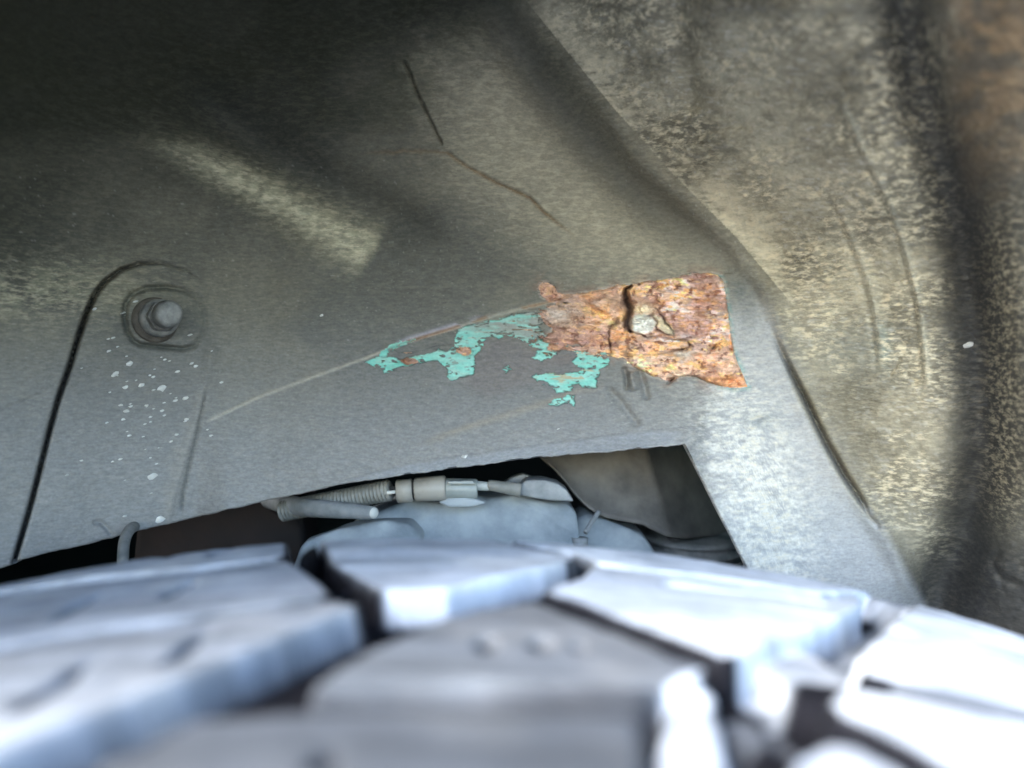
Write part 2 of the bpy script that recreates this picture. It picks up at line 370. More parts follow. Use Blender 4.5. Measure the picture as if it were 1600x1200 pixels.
# rust eats into the paint along streaks
blend = sstep(800, 850, PX) * (PY < 575) * (ts > -1)
strk = fbm(PX, PY, 22, 3.2, 3, 57)
rs = np.where((blend > 0) & (strk > .70 - .18 * sstep(800, 870, PX) + .2 * sstep(530, 570, PY)), np.maximum(rs, 2), rs)
holes_n = fbm(PX, PY, 16, 6, 4, 301, .6)
rs = np.where((PX < 915) & (PX > 832) & (PY > 472), rs - 9 * sstep(.50, .66, holes_n + .10 * sstep(890, 835, PX)) * (rs < 26), rs)
rs = np.where((PX < 980) & (PX > 832) & (PY > 472), rs - 3.5 * sstep(.45, .6, holes_n), rs)
is_r = rs > 0
is_t = (ts > 0) & ~is_r
# relief there: undercoat edge steps down to the paint, rust swells up in scabs
Y += 0.00045 * sstep(-1.2, 1.2, ts) * (~is_r)
rust_in = sstep(-1.5, 2.5, rs)
rn = fbm(PX, PY, 34, 20, 3, 61); rn2 = fbm(PX, PY, 11, 3.6, 4, 67, .6)
Y += 0.0004 * gauss(rs, 1.8) * sstep(560, 600, PX)
pitr = fbm(PX, PY, 9, 6, 3, 161, .6); flr = fbm(PX + wx, PY + wy, 26, 17, 2, 167)
terr = np.floor(flr * 9) / 9 + sstep(.35, 1, flr * 9 - np.floor(flr * 9)) / 9
Y -= rust_in * ((rn - .45) * 0.0016 + (rn2 - .5) * 0.0014 + (terr - .5) * 0.0060 + (vnoise(PX / 60 + 3.1, PY / 44 + 7.7, 331) - .5) * .003)
Y += rust_in * .0009 * sstep(.60, .74, pitr)
Y -= 0.0009 * rust_in * sstep(978, 986, PX)
d, par, sf = pl_dist(PX + wx * .4, PY, FLAKECR); flk = gauss(d, np.interp(par, [0, .15, .4, .6, .85, 1], [1.6, 2.2, 4.2, 3.4, 4.6, 1.5])) ; Y += 0.0050 * flk * rust_in
Y -= 0.0016 * np.exp(-np.clip(d, 0, None) / 14) * (PX > 979) * rust_in * (1 - flk)
rcr = np.zeros_like(PX)
for c_ in RCRACKS:
    d, par, _ = pl_dist(PX + wx * .6, PY + wy * .6, c_); g = gauss(d, 1.3) * (0.6 + .4 * np.sin(par * 3.14)); rcr = np.maximum(rcr, g)
d, par, _ = pl_dist(PX + wx * .6, PY + wy * .6, RCRACKS[0]); rcr = np.maximum(rcr, gauss(d, 3.4) * (par < .25))
d, par, _ = pl_dist(PX + wx * .6, PY + wy * .6, RCRACKS[5]); Y += rust_in * .0014 * np.exp(-d / 12) * (PY > 545) * FADE(par, .2)
Y += 0.0013 * rcr * rust_in
for (cx, cy, rx, ry) in HOLES: Y += 0.004 * gauss(np.hypot((PX + wx - cx) / rx, (PY - cy + (PX - cx) * .5) / ry), .6)
# smooth grey blister among the scabs
bl = np.hypot((PX - 1003) / 24, (PY - 506) / 17); blis = 1 - sstep(.75, 1.1, bl)
Y -= 0.0022 * np.clip(1 - bl ** 2, 0, 1)
bl2 = np.hypot((PX - 1036 - (PY - 508) * .9) / 12, (PY - 508) / 17); blis2 = 1 - sstep(.75, 1.1, bl2)

# --- colours of the coats and of the dirt on them, with light and shade painted in
def C3(c): return np.array(c)[None, None, :]
def mix(A, c, m): return A * (1 - m[..., None]) + C3(c) * m[..., None]
big = fbm(PX, PY, 210, 130, 3, 71)
base = np.ones(PX.shape + (3,)) * C3((0.122, 0.118, 0.100))
base = mix(base, (0.175, 0.162, 0.125), sstep(.45, .7, big) * .7)
base = mix(base, (0.25, 0.252, 0.252), sstep(440, 740, PY) * (1 - sstep(1230, 1420, PX)) * .8)  # lower wall painted lighter, as the better lit part
base = mix(base, (0.085, 0.088, 0.055), sstep(330, 60, PY) * (.35 + .65 * sstep(.42, .66, fbm(PX, PY, 90, 60, 3, 77))) * .7)  # dimming and olive bounce tint painted in towards the top
base = mix(base, (0.026, 0.027, 0.017), sstep(690, 180, PY + PX * .42 + (big - .5) * 260) * .9)  # shade of the upper left painted into the colour
base = mix(base, (0.28, 0.25, 0.182), sstep(-40, 60, PX - seam_x) * .95)
centre = sstep(-95, 75, poly_sdf(PX + (n1 - .5) * 50, PY + (n1 - .5) * 40, [(690, 110), (800, 90), (880, 170), (980, 300), (1060, 372), (1120, 420), (1000, 440), (890, 400), (800, 330), (715, 262)]))
base = mix(base, (0.37, 0.335, 0.245), centre * .85)  # brightly lit centre painted in as a warm pale patch
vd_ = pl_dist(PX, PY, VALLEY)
base = mix(base, (0.065, 0.066, 0.058), gauss(vd_[0], 24) * FADE(vd_[1], .3) * .5)  # shadow in the valley beside the ridge, painted as a dark band
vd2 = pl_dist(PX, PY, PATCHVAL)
base = mix(base, (0.05, 0.052, 0.045), gauss(vd2[0], 30) * FADE(vd2[1], .2) * .5)  # shade in the fold above the pale streak, painted darker
dust = .55 * fbm(PX + PY * .12, PY, 17, 6, 4, 81, .65) + .45 * fbm(PX, PY, 90, 70, 2, 83)
right = sstep(-40, 90, PX - seam_x) * (1 - .75 * flute) * (1 - .6 * sstep(1440, 1540, PX)) * (1 - .75 * sstep(820, 930, PY) * sstep(1380, 1460, PX))
base = mix(base, (0.36, 0.325, 0.235), sstep(.38, .66, dust) * right * .6)
base = mix(base, (0.46, 0.43, 0.36), sstep(.58, .78, fbm(PX + PY * .12, PY, 13, 4, 3, 85, .6)) * right * .7)
alongr = pl_dist(PX, PY, [(870, 60), (960, 170), (1050, 270), (1150, 370), (1200, 430)])
base = mix(base, (0.62, 0.55, 0.39), gauss(alongr[0] - 16, 26) * (alongr[2] < 0) * sstep(.34, .58, dust) * .85)  # painted highlight along the ridge, broken up by the dust noise
blot = fbm(PX + PY * .3, PY, 64, 70, 3, 401)
base = base * (1 + (sstep(.30, .70, blot) * 1.0 - .55) * right * .6)[..., None]
band2 = pl_dist(PX, PY, [(1130, 90), (1200, 220), (1270, 350), (1330, 470)])
base = mix(base, (0.58, 0.53, 0.39), gauss(band2[0], 34) * sstep(.36, .6, dust) * .6)  # second painted highlight band on the arch side, broken by dust noise
lipm = np.where(sl > 0, 1, 0) * sstep(0, 8, dl) * (1 - sstep(22, 36, dl)) * sstep(480, 600, PX) * (1 - sstep(1040, 1080, PX))
base = mix(base, (0.34, 0.355, 0.375), lipm * .55)  # light caught by the lip's bend, painted as a paler bluish strip

base = mix(base, (0.33, 0.29, 0.19), gauss(PX - 1572, 26) * sstep(300, 420, PY) * (1 - sstep(740, 860, PY)) * sstep(.42, .6, dust) * .45)
base = mix(base, (0.07, 0.068, 0.06), sstep(1440, 1520, PX + (big - .5) * 60) * .8)  # far right of the arch darkened in colour for shade
base = mix(base, (0.035, 0.036, 0.038), np.clip(flute * .9 + .6 * sstep(830, 900, PY) * sstep(1430, 1500, PX), 0, .8))  # shade painted into the flute and the corner near the tyre
base = mix(base, (0.30, 0.21, 0.125), sstep(1430, 1530, PX - flute * 40) * sstep(380, 60, PY) * (.25 + .75 * sstep(.3, .62, fbm(PX, PY, 30, 24, 4, 193))) * .9)
base = mix(base, (0.46, 0.43, 0.29), np.clip(prd, 0, 1) * (.45 + .55 * sstep(.2, .7, fbm(PX, PY, 12, 6, 3, 87))) * .8)
lp = gauss(np.hypot((PX - 40) / 130, (PY - 455) / 34), 1)
base = mix(base, (0.27, 0.26, 0.18), lp * sstep(.4, .65, dust) * .6)
pilm = (1 - sstep(-12, 14, PX - seam_x)) * sstep(1080, 1150, PX) * sstep(430, 520, PY)
base = mix(base, (0.42, 0.42, 0.41), pilm * .8)
chalk = gauss(np.hypot((PX - 1185 - (PY - 760) * .22) / 48, (PY - 780) / 130), 1) * sstep(.30, .80, fbm(PX + PY * .15, PY, 13, 5, 4, 95, .75))
base = mix(base, (0.66, 0.64, 0.57), np.clip(chalk * 2.0, 0, .9))
base = mix(base, (0.48, 0.46, 0.36), np.clip(beadm[0] + .7 * beadm[1], 0, 1) * sstep(.35, .55, dust) * .6)
for (cx, cy, rx, ry, a) in ((1330, 545, 70, 55, .45), (1190, 655, 30, 16, .4), (1150, 460, 14, 40, .4), (1170, 480, 16, 60, .3)):
    base = mix(base, (0.12, 0.15, 0.15), gauss(np.hypot((PX - cx) / rx, (PY - cy) / ry), .6) * a * sstep(.25, .5, dust))
base = mix(base, (0.12, 0.22, 0.21), gauss(np.hypot((PX - 1382) / 9, (PY - 540) / 30), .8) * .35)
ed = sstep(-10, -1, rs) * (PX > 1120) * (PX < 1185) * sstep(.35, .6, fbm(PX, PY, 14, 4, 3, 99))
base = mix(base, (0.10, 0.30, 0.27), ed * .55)
cl_ = np.where(inl > .3, np.abs(below), 99)
base = mix(base, (0.46, 0.43, 0.36), gauss(cl_, 1.7) * sstep(315, 340, PX) * .85)
cs = fbm(PX, PY, 26, 9, 3, 141)
base = mix(base, (0.40, 0.38, 0.42), gauss(np.where(inl > .3, below + 3, 99), 2.8) * sstep(610, 640, PX) * (1 - sstep(730, 760, PX)) * sstep(.3, .5, cs) * .8)
base = mix(base, (0.30, 0.17, 0.09), gauss(np.where(inl > .3, below, 99), 2.0) * sstep(560, 620, PX) * (1 - sstep(850, 880, PX)) * sstep(.42, .55, cs) * .8)
base = mix(base, (0.27, 0.28, 0.22), gauss(np.where(inl > .3, below - 16, 99), 11) * sstep(700, 740, PX) * (1 - sstep(840, 880, PX)) * sstep(.35, .6, strk) * .7)
base = mix(base, (0.30, 0.26, 0.20), sub * .45)
base = mix(base, (0.20, 0.12, 0.06), ck2 * .75); base = mix(base, (0.05, 0.045, 0.03), ck1 * .4)
base = mix(base, (0.03, 0.028, 0.02), crack_seam * .7); base = mix(base, (0.26, 0.22, 0.13), gauss(pl_dist(PX, PY, SEAMCRACK)[0] - 8, 3) * .35 * sstep(560, 620, PY))
base = mix(base, (0.02, 0.02, 0.02), gapm * .8 * np.where(PY > 425, 1, np.clip(1 - (PX - 200) / 90, .15, 1)))
base = mix(base, (0.055, 0.06, 0.05), np.clip(grl * .7 + rcl * .95, 0, 1) * .8)
base = mix(base, (0.26, 0.25, 0.23), gauss(pl_dist(PX, PY, BEADL)[0], 8) * .6 * sstep(560, 640, PY))
sp = fbm(PX + PY * .2, PY, 5, 2.2, 2, 103)
base = mix(base, (0.50, 0.49, 0.44), sstep(.82, .90, sp) * (.2 + .4 * coarse) * (PY > 250) * (1 - flute) * (PX < 1440))
grey_in = poly_sdf(PX, PY, [(756, 532), (790, 526), (840, 545), (900, 552), (898, 575), (850, 582), (845, 600), (760, 620), (720, 600), (742, 580)])
base = mix(base, (0.17, 0.152, 0.145), sstep(-12, 12, grey_in) * .7)
# paint
teal = np.ones_like(base) * C3((0.25, 0.55, 0.46))
teal = mix(teal, (0.14, 0.50, 0.40), sstep(.4, .7, fbm(PX, PY, 30, 8, 3, 107)) * .6)
teal = mix(teal, (0.36, 0.42, 0.34), sstep(.5, .68, strk) * (.35 + .4 * (PY < 530)) )
teal = mix(teal, (0.20, 0.20, 0.17), sstep(.56, .68, pitn) * .7)
teal = mix(teal, (0.42, 0.30, 0.16), sstep(.58, .7, strk) * gauss(PY - 590 + (PX - 880) * .12, 9) * .8)
teal = mix(teal, (0.27, 0.28, 0.24), sstep(.0, .8, (532 - PY) / 40 + (PX - 730) / 260) * (.25 + .75 * sstep(.35, .6, fbm(PX, PY, 24, 5, 3, 191))) * (PY < 545))
# rust
r1 = fbm(PX, PY, 15, 8, 4, 111, .62); r2 = fbm(PX, PY, 11, 4.2, 4, 117, .65); r3 = fbm(PX, PY, 40, 22, 3, 121)
rust = np.ones_like(base) * C3((0.52, 0.34, 0.26))
rust = mix(rust, (0.62, 0.33, 0.13), sstep(.48, .64, r1) * .8)
rust = mix(rust, (0.32, 0.21, 0.20), sstep(.50, .34, r1) * sstep(.35, .6, r3) * .8)
rust = mix(rust, (0.80, 0.52, 0.22), sstep(.56, .68, r2) * sstep(.42, .6, r3 + .1 * (PX < 940)) * .8)
rust = mix(rust, (0.66, 0.50, 0.52), sstep(.52, .64, fbm(PX, PY, 12, 3.4, 3, 127)) * sstep(1000, 1040, PX) * (PY < 535) * .75)
rust = mix(rust, (0.25, 0.20, 0.19), sstep(.56, .72, fbm(PX, PY, 28, 11, 3, 131)) * .6)
rust = mix(rust, (0.13, 0.06, 0.045), sstep(.58, .72, pitr) * .75)
rust = mix(rust, (0.24, 0.12, 0.09), sstep(.5, .62, fbm(PX, PY, 50, 34, 3, 171)) * .6)
rust = mix(rust, (0.80, 0.62, 0.40), gauss(np.hypot((PX - 1005) / 46, (PY - 570 - (PX - 1005) * .22) / 7), .8) * sstep(.4, .6, r2) * .8)
rust = mix(rust, (0.74, 0.48, 0.16), gauss(np.hypot((PX - 935) / 26, (PY - 492 - (PX - 935) * .55) / 7), .8) * sstep(.35, .55, r2) * .85)
rust = mix(rust, (0.40, 0.27, 0.20), gauss(np.hypot((PX - 958) / 26, (PY - 466) / 20), .8) * .6)
rust = mix(rust, (0.27, 0.165, 0.13), sstep(965, 880, PX) * (.35 + .5 * sstep(.4, .6, r1)))
rust = mix(rust, (0.24, 0.13, 0.12), gauss(np.hypot((PX - 925) / 50, (PY - 532) / 14), .8) * .65)
rust = mix(rust, (0.36, 0.33, 0.31), gauss(np.hypot((PX - 870) / 34, (PY - 492) / 14), .8) * sstep(.4, .62, r3) * .7)
rust = mix(rust, (0.62, 0.53, 0.51), blis * .95); rust = mix(rust, (0.50, 0.46, 0.34), blis2 * (1 - blis) * .7)
rust = mix(rust, (0.62, 0.56, 0.40), gauss(np.hypot((PX - 1003) / 16, (PY - 484) / 7), .8) * .7)
rust = mix(rust, (0.34, 0.34, 0.32), gauss(np.hypot((PX - 1068) / 22, (PY - 553) / 6), .8) * .7)
rust = mix(rust, (0.46, 0.20, 0.10), gauss(np.hypot((PX - 1145) / 34, (PY - 597) / 12), .8) * .7)
rust = np.clip(rust * np.array([1.62, 1.58, 1.42]), 0, .85)
rust = mix(rust, (0.06, 0.03, 0.025), np.clip(rcr * .8 + flk * .9, 0, .95))
for (cx, cy, rx, ry) in HOLES: rust = mix(rust, (0.03, 0.02, 0.02), gauss(np.hypot((PX + wx - cx) / rx, (PY - cy + (PX - cx) * .5) / ry), .5) * .8)
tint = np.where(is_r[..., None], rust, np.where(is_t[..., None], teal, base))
tint = mix(tint, (0.05, 0.06, 0.055), gauss(ts - .2, 1.0) * (~is_r) * sstep(.35, .6, fbm(PX, PY, 18, 10, 2, 311)) * .6)
tint = mix(tint, (0.24, 0.155, 0.11), gauss(np.clip(-rs, 0, 50), 9) * (~is_r) * (~is_t) * (ts < -1) * sstep(.42, .62, fbm(PX, PY, 20, 9, 3, 317)) * (PX > 690) * (PX < 1130) * .5)
# pale broken rim of the undercoat round the rust
rim = gauss(rs + 1.5, 1.6) * (~is_r) * (PX > 835) * (PX < 1150); tint = mix(tint, (0.42, 0.36, 0.30), rim * .6 * sstep(.3, .5, strk))
tint = np.clip(tint, 0.005, 0.85)

V = np.stack([(PX - 800) / F * Y, Y, (600 - PY) / F * Y], -1)
# rolled edge: three more rows that turn the sheet's thickness away from the camera
nr = PX.shape[0]
rows = [V[-1] + np.array([0, k1, k2]) for k1, k2 in ((0.0007, -0.0004), (0.0022, -0.0004), (0.0060, 0.0006))]
isop = (xs > 1070) & (xs < 1230)
for k, (dx) in enumerate((-0.0003, -0.0004, 0.0006)): rows[k][isop, 0] += dx; rows[k][isop, 2] += 0.0003
V = np.concatenate([V] + [r[None] for r in rows], 0)
tint = np.concatenate([tint] + [tint[-1:]] * 3, 0)
is_r = np.concatenate([is_r, np.zeros((3, nx), bool)]); is_t = np.concatenate([is_t, np.zeros((3, nx), bool)])
plate_m = np.concatenate([plate_sd > 0, np.repeat((plate_sd > 0)[-1:], 3, 0)])
arch_m = PX - seam_x > 4; arch_m = np.concatenate([arch_m, np.repeat(arch_m[-1:], 3, 0)])
ids = np.arange(V.shape[0] * nx).reshape(V.shape[0], nx)
Q = np.stack([ids[:-1, :-1], ids[1:, :-1], ids[1:, 1:], ids[:-1, 1:]], -1).reshape(-1, 4)
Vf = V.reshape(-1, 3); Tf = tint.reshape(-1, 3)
streakm = right * (.25 + 1.1 * sstep(.40, .62, fbm(PX, PY, 70, 50, 3, 181))) * .8 + .75 * np.clip(chalk, 0, 1) + .55 * prd + .28 * centre + .05 + .5 * gauss(alongr[0] - 14, 40) * (alongr[2] < 0) + .3 * lp
streakm *= (1 - .75 * sstep(1440, 1520, PX)) * (1 - .8 * sstep(500, 60, PY + PX * .38)) * (1 - .8 * gauss(pl_dist(PX, PY, VALLEY)[0], 26))
streakm = np.clip(streakm + .5 * gauss(PX - 1575, 22) * sstep(280, 380, PY) * (1 - sstep(760, 860, PY)), 0, 1)
Af = np.concatenate([streakm, np.repeat(streakm[-1:], 3, 0)]).reshape(-1)
lab = np.zeros(V.shape[:2], int); lab[arch_m] = 1; lab[plate_m] = 2; lab[is_t] = 3; lab[is_r] = 4
fl = lab[:-1, :-1].reshape(-1)
arch = empty('wheel_arch', P(800, 600, .25))
tag(arch, 'dusty dark wheel arch with flaking rust and teal paint patches above the tyre', 'wheel arch')
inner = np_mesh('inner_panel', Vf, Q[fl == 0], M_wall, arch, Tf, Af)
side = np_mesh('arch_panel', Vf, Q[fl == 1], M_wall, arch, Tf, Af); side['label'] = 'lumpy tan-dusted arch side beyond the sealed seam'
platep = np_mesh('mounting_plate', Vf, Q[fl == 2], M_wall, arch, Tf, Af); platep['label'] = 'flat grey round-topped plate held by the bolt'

# rust: scabs left and right of the deep crack, and small spots
cen = Vf[Q[:, 0]]
qpx = cen[:, 0] / cen[:, 1] * F + 800; qpy = 600 - cen[:, 2] / cen[:, 1] * F
mr_ = fl == 4
groups = [('rust_scab', mr_ & (qpx > 981), 'thick orange rust scab right of the deep crack'),
          ('rust_scab', mr_ & (qpx <= 981) & (qpx > 828) & (qpy < 560), 'thin brown rust sheet left of the deep crack')]
for nme, m_, lb in groups:
    if m_.any():
        o = np_mesh(nme, Vf, Q[m_], M_rust, inner, Tf); o['label'] = lb
def components(mask):
    """connected groups of faces on the sheet's grid, largest first"""
    m2 = mask.reshape(V.shape[0] - 1, nx - 1); seen = np.zeros(m2.shape, bool); out = []
    for a, b in zip(*np.nonzero(m2)):
        if seen[a, b]: continue
        st_ = [(a, b)]; seen[a, b] = True; c = []
        while st_:
            y_, x_ = st_.pop(); c.append(y_ * (nx - 1) + x_)
            for y2, x2 in ((y_ + 1, x_), (y_ - 1, x_), (y_, x_ + 1), (y_, x_ - 1)):
                if 0 <= y2 < m2.shape[0] and 0 <= x2 < m2.shape[1] and m2[y2, x2] and not seen[y2, x2]:
                    seen[y2, x2] = True; st_.append((y2, x2))
        out.append(np.array(c))
    return sorted(out, key=len, reverse=True)

def pieces(mask, name, rest, mat):
    cs = components(mask); small = [c for c in cs if len(c) < 90]
    for c in cs:
        if len(c) >= 90: np_mesh(name, Vf, Q[c], mat, inner, Tf)
    if small: np_mesh(rest, Vf, Q[np.concatenate(small)], mat, inner, Tf, kind='stuff')
pieces(fl == 3, 'paint_patch', 'paint_flecks', M_paint)
pieces(mr_ & ((qpx <= 828) | ((qpx <= 981) & (qpy >= 560))), 'rust_spot', 'rust_flecks', M_rust)

def wall_at(px, py):
    j = int(np.clip(np.searchsorted(xs, px), 1, nx - 1)); i = int(np.clip(np.searchsorted(PY[:, j], py), 1, nr - 1))
    return float(Y[i, j])

# --- unseen arch roof out to a wing lip, shaped to block light: loft from the sheet's left, top and right borders
TR = 0.33; TXC = -0.016; TZC = -0.0263 - TR
def lip(ang): return Vector((LIPX + LIPR * math.sin(ang), LIPY + .04 * math.sin(ang), TZC - 0.0 + LIPR * math.cos(ang)))
LIPR, LIPY, LIPX = 0.45, 0.045, 0.11  # lip placed to shade the left and let sun in at right
top_row = V[0]; leftc = V[:nr, 0][::-1]; rightc = V[:nr, -1]
bord = [Vector(p) for p in leftc[::14]] + [Vector(p) for p in top_row[::14]] + [Vector(p) for p in rightc[::14]]
nb = len(bord)
bm = bmesh.new(); rings = []
NS = 14
for k in range(NS + 1):
    t = k / NS; ring = []
    for i, b in enumerate(bord):
        ang = -1.35 + 2.7 * i / (nb - 1)
        q = lip(ang)
        c = b.lerp(q, t); bul = math.sin(t * math.pi) * 0.03
        c += Vector((math.sin(ang) * bul, 0, math.cos(ang) * bul))
        ring.append(bm.verts.new(c))
    rings.append(ring)
for a, b in zip(rings[:-1], rings[1:]):
    for i in range(nb - 1): bm.faces.new((a[i], a[i + 1], b[i + 1], b[i]))
me = bpy.data.meshes.new('unseen_arch_roof'); bm.to_mesh(me); bm.free()
ca = me.color_attributes.new('tint', 'FLOAT_COLOR', 'POINT')
ca.data.foreach_set('color', np.tile(np.array([.06, .06, .05, .1], np.float32), len(me.vertices)))
link('unseen_arch_roof', me, M_wall, arch)
# unseen outer wing skin of teal paint, added to block sky and sun
bm = bmesh.new(); A = []; B = []; D = []
for i in range(61):
    ang = -1.35 + 2.7 * i / 60
    q = lip(ang); n = Vector((math.sin(ang), 0, math.cos(ang)))
    A.append(bm.verts.new(q)); B.append(bm.verts.new(q + n * 0.03 + Vector((0, -.012, 0)))); D.append(bm.verts.new(q + n * (0.35 if abs(ang) < .9 else .25) + Vector((0, .01, 0))))
for L1, L2 in ((A, B), (B, D)):
    for i in range(60): bm.faces.new((L1[i], L1[i + 1], L2[i + 1], L2[i]))
bm_obj('unseen_wing_skin', bm, M_unseen_wing, arch)

# ------------------------------------------------------------------ simple solids
def basis(d):
    d = Vector(d).normalized(); a = Vector((0, 0, 1)) if abs(d.z) < .9 else Vector((1, 0, 0))
    u = d.cross(a).normalized(); return d, u, d.cross(u).normalized()

def lathe(bm, o, d, prof, seg=32, hexa=False):
    """prof: list of (along, radius)"""
    d, u, v = basis(d); rr = []
    for (h, r) in prof:
        rr.append([bm.verts.new(Vector(o) + d * h + (u * math.cos(2 * math.pi * k / seg) + v * math.sin(2 * math.pi * k / seg)) * r) for k in range(seg)])
    for a, b in zip(rr[:-1], rr[1:]):
        for k in range(seg): bm.faces.new((a[k], a[(k + 1) % seg], b[(k + 1) % seg], b[k]))
    bm.faces.new(rr[0][::-1]); bm.faces.new(rr[-1])
    return bm

def tube(bm, pts, rad, seg=20, sub=8):
    P_ = []
    n = len(pts)
    rads = rad if isinstance(rad, (list, tuple)) else [rad] * n
    R2 = []
    for i in range(n - 1):
        p0, p1, p2, p3 = pts[max(i - 1, 0)], pts[i], pts[i + 1], pts[min(i + 2, n - 1)]
        for k in range(sub):
            t = k / sub
            P_.append(0.5 * ((2 * p1) + (p2 - p0) * t + (2 * p0 - 5 * p1 + 4 * p2 - p3) * t * t + (3 * p1 - p0 - 3 * p2 + p3) * t ** 3))
            R2.append(rads[i] * (1 - t) + rads[i + 1] * t)
    P_.append(pts[-1]); R2.append(rads[-1])
    rr = []; up = Vector((0, .3, 1)).normalized()
    for i, p in enumerate(P_):
        d = (P_[min(i + 1, len(P_) - 1)] - P_[max(i - 1, 0)]).normalized()
        u = d.cross(up).normalized(); v = u.cross(d)
        rr.append([bm.verts.new(p + (u * math.cos(2 * math.pi * k / seg) + v * math.sin(2 * math.pi * k / seg)) * R2[i]) for k in range(seg)])
    for a, b in zip(rr[:-1], rr[1:]):
        for k in range(seg): bm.faces.new((a[k], a[(k + 1) % seg], b[(k + 1) % seg], b[k]))
    bm.faces.new(rr[0][::-1]); bm.faces.new(rr[-1])
    return bm

def slab(pts, thick, bev=0.001, seg=3):
    """pts: front outline as 3-D points; thickness away from the camera"""
    bm = bmesh.new()
    f = bm.faces.new([bm.verts.new(p) for p in pts])
    r = bmesh.ops.extrude_face_region(bm, geom=[f])
    vs_ = [g for g in r['geom'] if isinstance(g, bmesh.types.BMVert)]
    for v in vs_: v.co.y += thick; v.co.x *= (1 + thick / max(v.co.y, .05) * .0); 
    bmesh.ops.recalc_face_normals(bm, faces=bm.faces)
    if bev: bmesh.ops.bevel(bm, geom=list(bm.edges), offset=bev, segments=seg, affect='EDGES', profile=0.6, clamp_overlap=True)
    return bm

# ------------------------------------------------------------------ bolt on the plate
ax = Vector((0.56, -0.82, 0.06)).normalized()
b0 = P(243, 500, wall_at(243, 500))
bolt = bm_obj('bolt', lathe(bmesh.new(), b0 + ax * .0085, ax, [(0, .0030), (.0012, .0030)] + [(.0013 + .00035 * q, .0031 + .00022 * (q % 2)) for q in range(11)] + [(.0056, .0031), (.0060, .0024)], 28), M_bolt, arch)
bolt['label'] = 'dull dusty stud with nut and dark washer on the plate'
bm = lathe(bmesh.new(), b0 - ax * .001, ax, [(0, .0056), (.0012, .0058), (.0020, .0054), (.0028, .0044)], 30); bm_obj('washer', bm, M_brown, bolt)
bm = lathe(bmesh.new(), b0 + ax * .0022, ax, [(0, .0042), (.0006, .0047), (.0026, .0047), (.0034, .0042)], 30); bm_obj('flange', bm, M_bolt, bolt)
bm = lathe(bmesh.new(), b0 + ax * .0054, ax, [(0, .0036), (.0004, .0040), (.0022, .0040), (.0028, .0036)], 6); 
bmesh.ops.bevel(bm, geom=list(bm.edges), offset=.0004, segments=2, affect='EDGES')
bm_obj('nut', bm, M_bolt, bolt)

# ------------------------------------------------------------------ pale flecks of dried mud on the wall
big_f = [(203, 568, 7, 5), (180, 585, 7, 5), (253, 606, 8, 6), (238, 744, 9, 6), (250, 812, 9, 6), (196, 605, 5, 3), (222, 602, 6, 3.5), (290, 622, 5, 3),
         (197, 642, 5, 3), (726, 713, 6, 3), (1512, 539, 9, 4), (240, 589, 4, 2.5), (229, 634, 4, 2.5), (291, 655, 4, 2.5), (148, 483, 5, 3), (502, 493, 3, 2), (276, 679, 4, 2.5), (202, 681, 4, 2)]
def fleck(bm, px, py, rx, ry):
    c = P(px, py, wall_at(px, py)); n = 9
    k = c.y / F; ring = []
    for i in range(n):
        a = 2 * math.pi * i / n; q = .75 + .5 * random.random()
        x = px + math.cos(a) * rx * q; y = py + math.sin(a) * ry * q - math.cos(a) * rx * .22
        ring.append(bm.verts.new(P(x, y, wall_at(x, y) + .00005)))
    t = bm.verts.new(P(px, py, wall_at(px, py) - .0005))
    mid = [bm.verts.new(v.co.lerp(t.co, .35) + Vector((0, -.00035, 0))) for v in ring]
    for i in range(n):
        bm.faces.new((ring[i], ring[(i + 1) % n], mid[(i + 1) % n], mid[i])); bm.faces.new((mid[i], mid[(i + 1) % n], t))
for f_ in big_f[:11]:
    bm = bmesh.new(); fleck(bm, *f_); bm_obj('mud_fleck', bm, M_speck, platep if f_[0] < 330 else (side if f_[0] > 1300 else inner))
bm = bmesh.new()
for f_ in big_f[11:]: fleck(bm, *f_)
rg = random.Random(4)
for k in range(60):
    px = rg.gauss(225, 48) if k < 56 else rg.uniform(20, 900); py = rg.gauss(630, 70) if k < 56 else rg.uniform(470, 770)
    if py > edge_y(px) - 14 or px < 8 or (px > 560 and 430 < py < 640): continue
    s = rg.uniform(1.1, 2.4); fleck(bm, px, py, s * 1.9, s * .9)
bm_obj('small_mud_flecks', bm, M_speck, arch, kind='stuff')

# ------------------------------------------------------------------ things seen through the opening
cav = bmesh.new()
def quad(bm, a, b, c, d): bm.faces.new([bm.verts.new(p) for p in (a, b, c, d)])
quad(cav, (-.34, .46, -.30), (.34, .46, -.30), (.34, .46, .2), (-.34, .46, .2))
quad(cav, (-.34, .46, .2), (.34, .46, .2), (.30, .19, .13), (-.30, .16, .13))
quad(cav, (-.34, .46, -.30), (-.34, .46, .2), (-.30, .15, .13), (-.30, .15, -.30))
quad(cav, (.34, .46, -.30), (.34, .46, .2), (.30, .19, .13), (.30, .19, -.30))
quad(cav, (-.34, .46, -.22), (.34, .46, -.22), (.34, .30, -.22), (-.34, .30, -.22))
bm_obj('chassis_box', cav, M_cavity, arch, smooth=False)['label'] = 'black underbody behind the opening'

Yk = 0.262
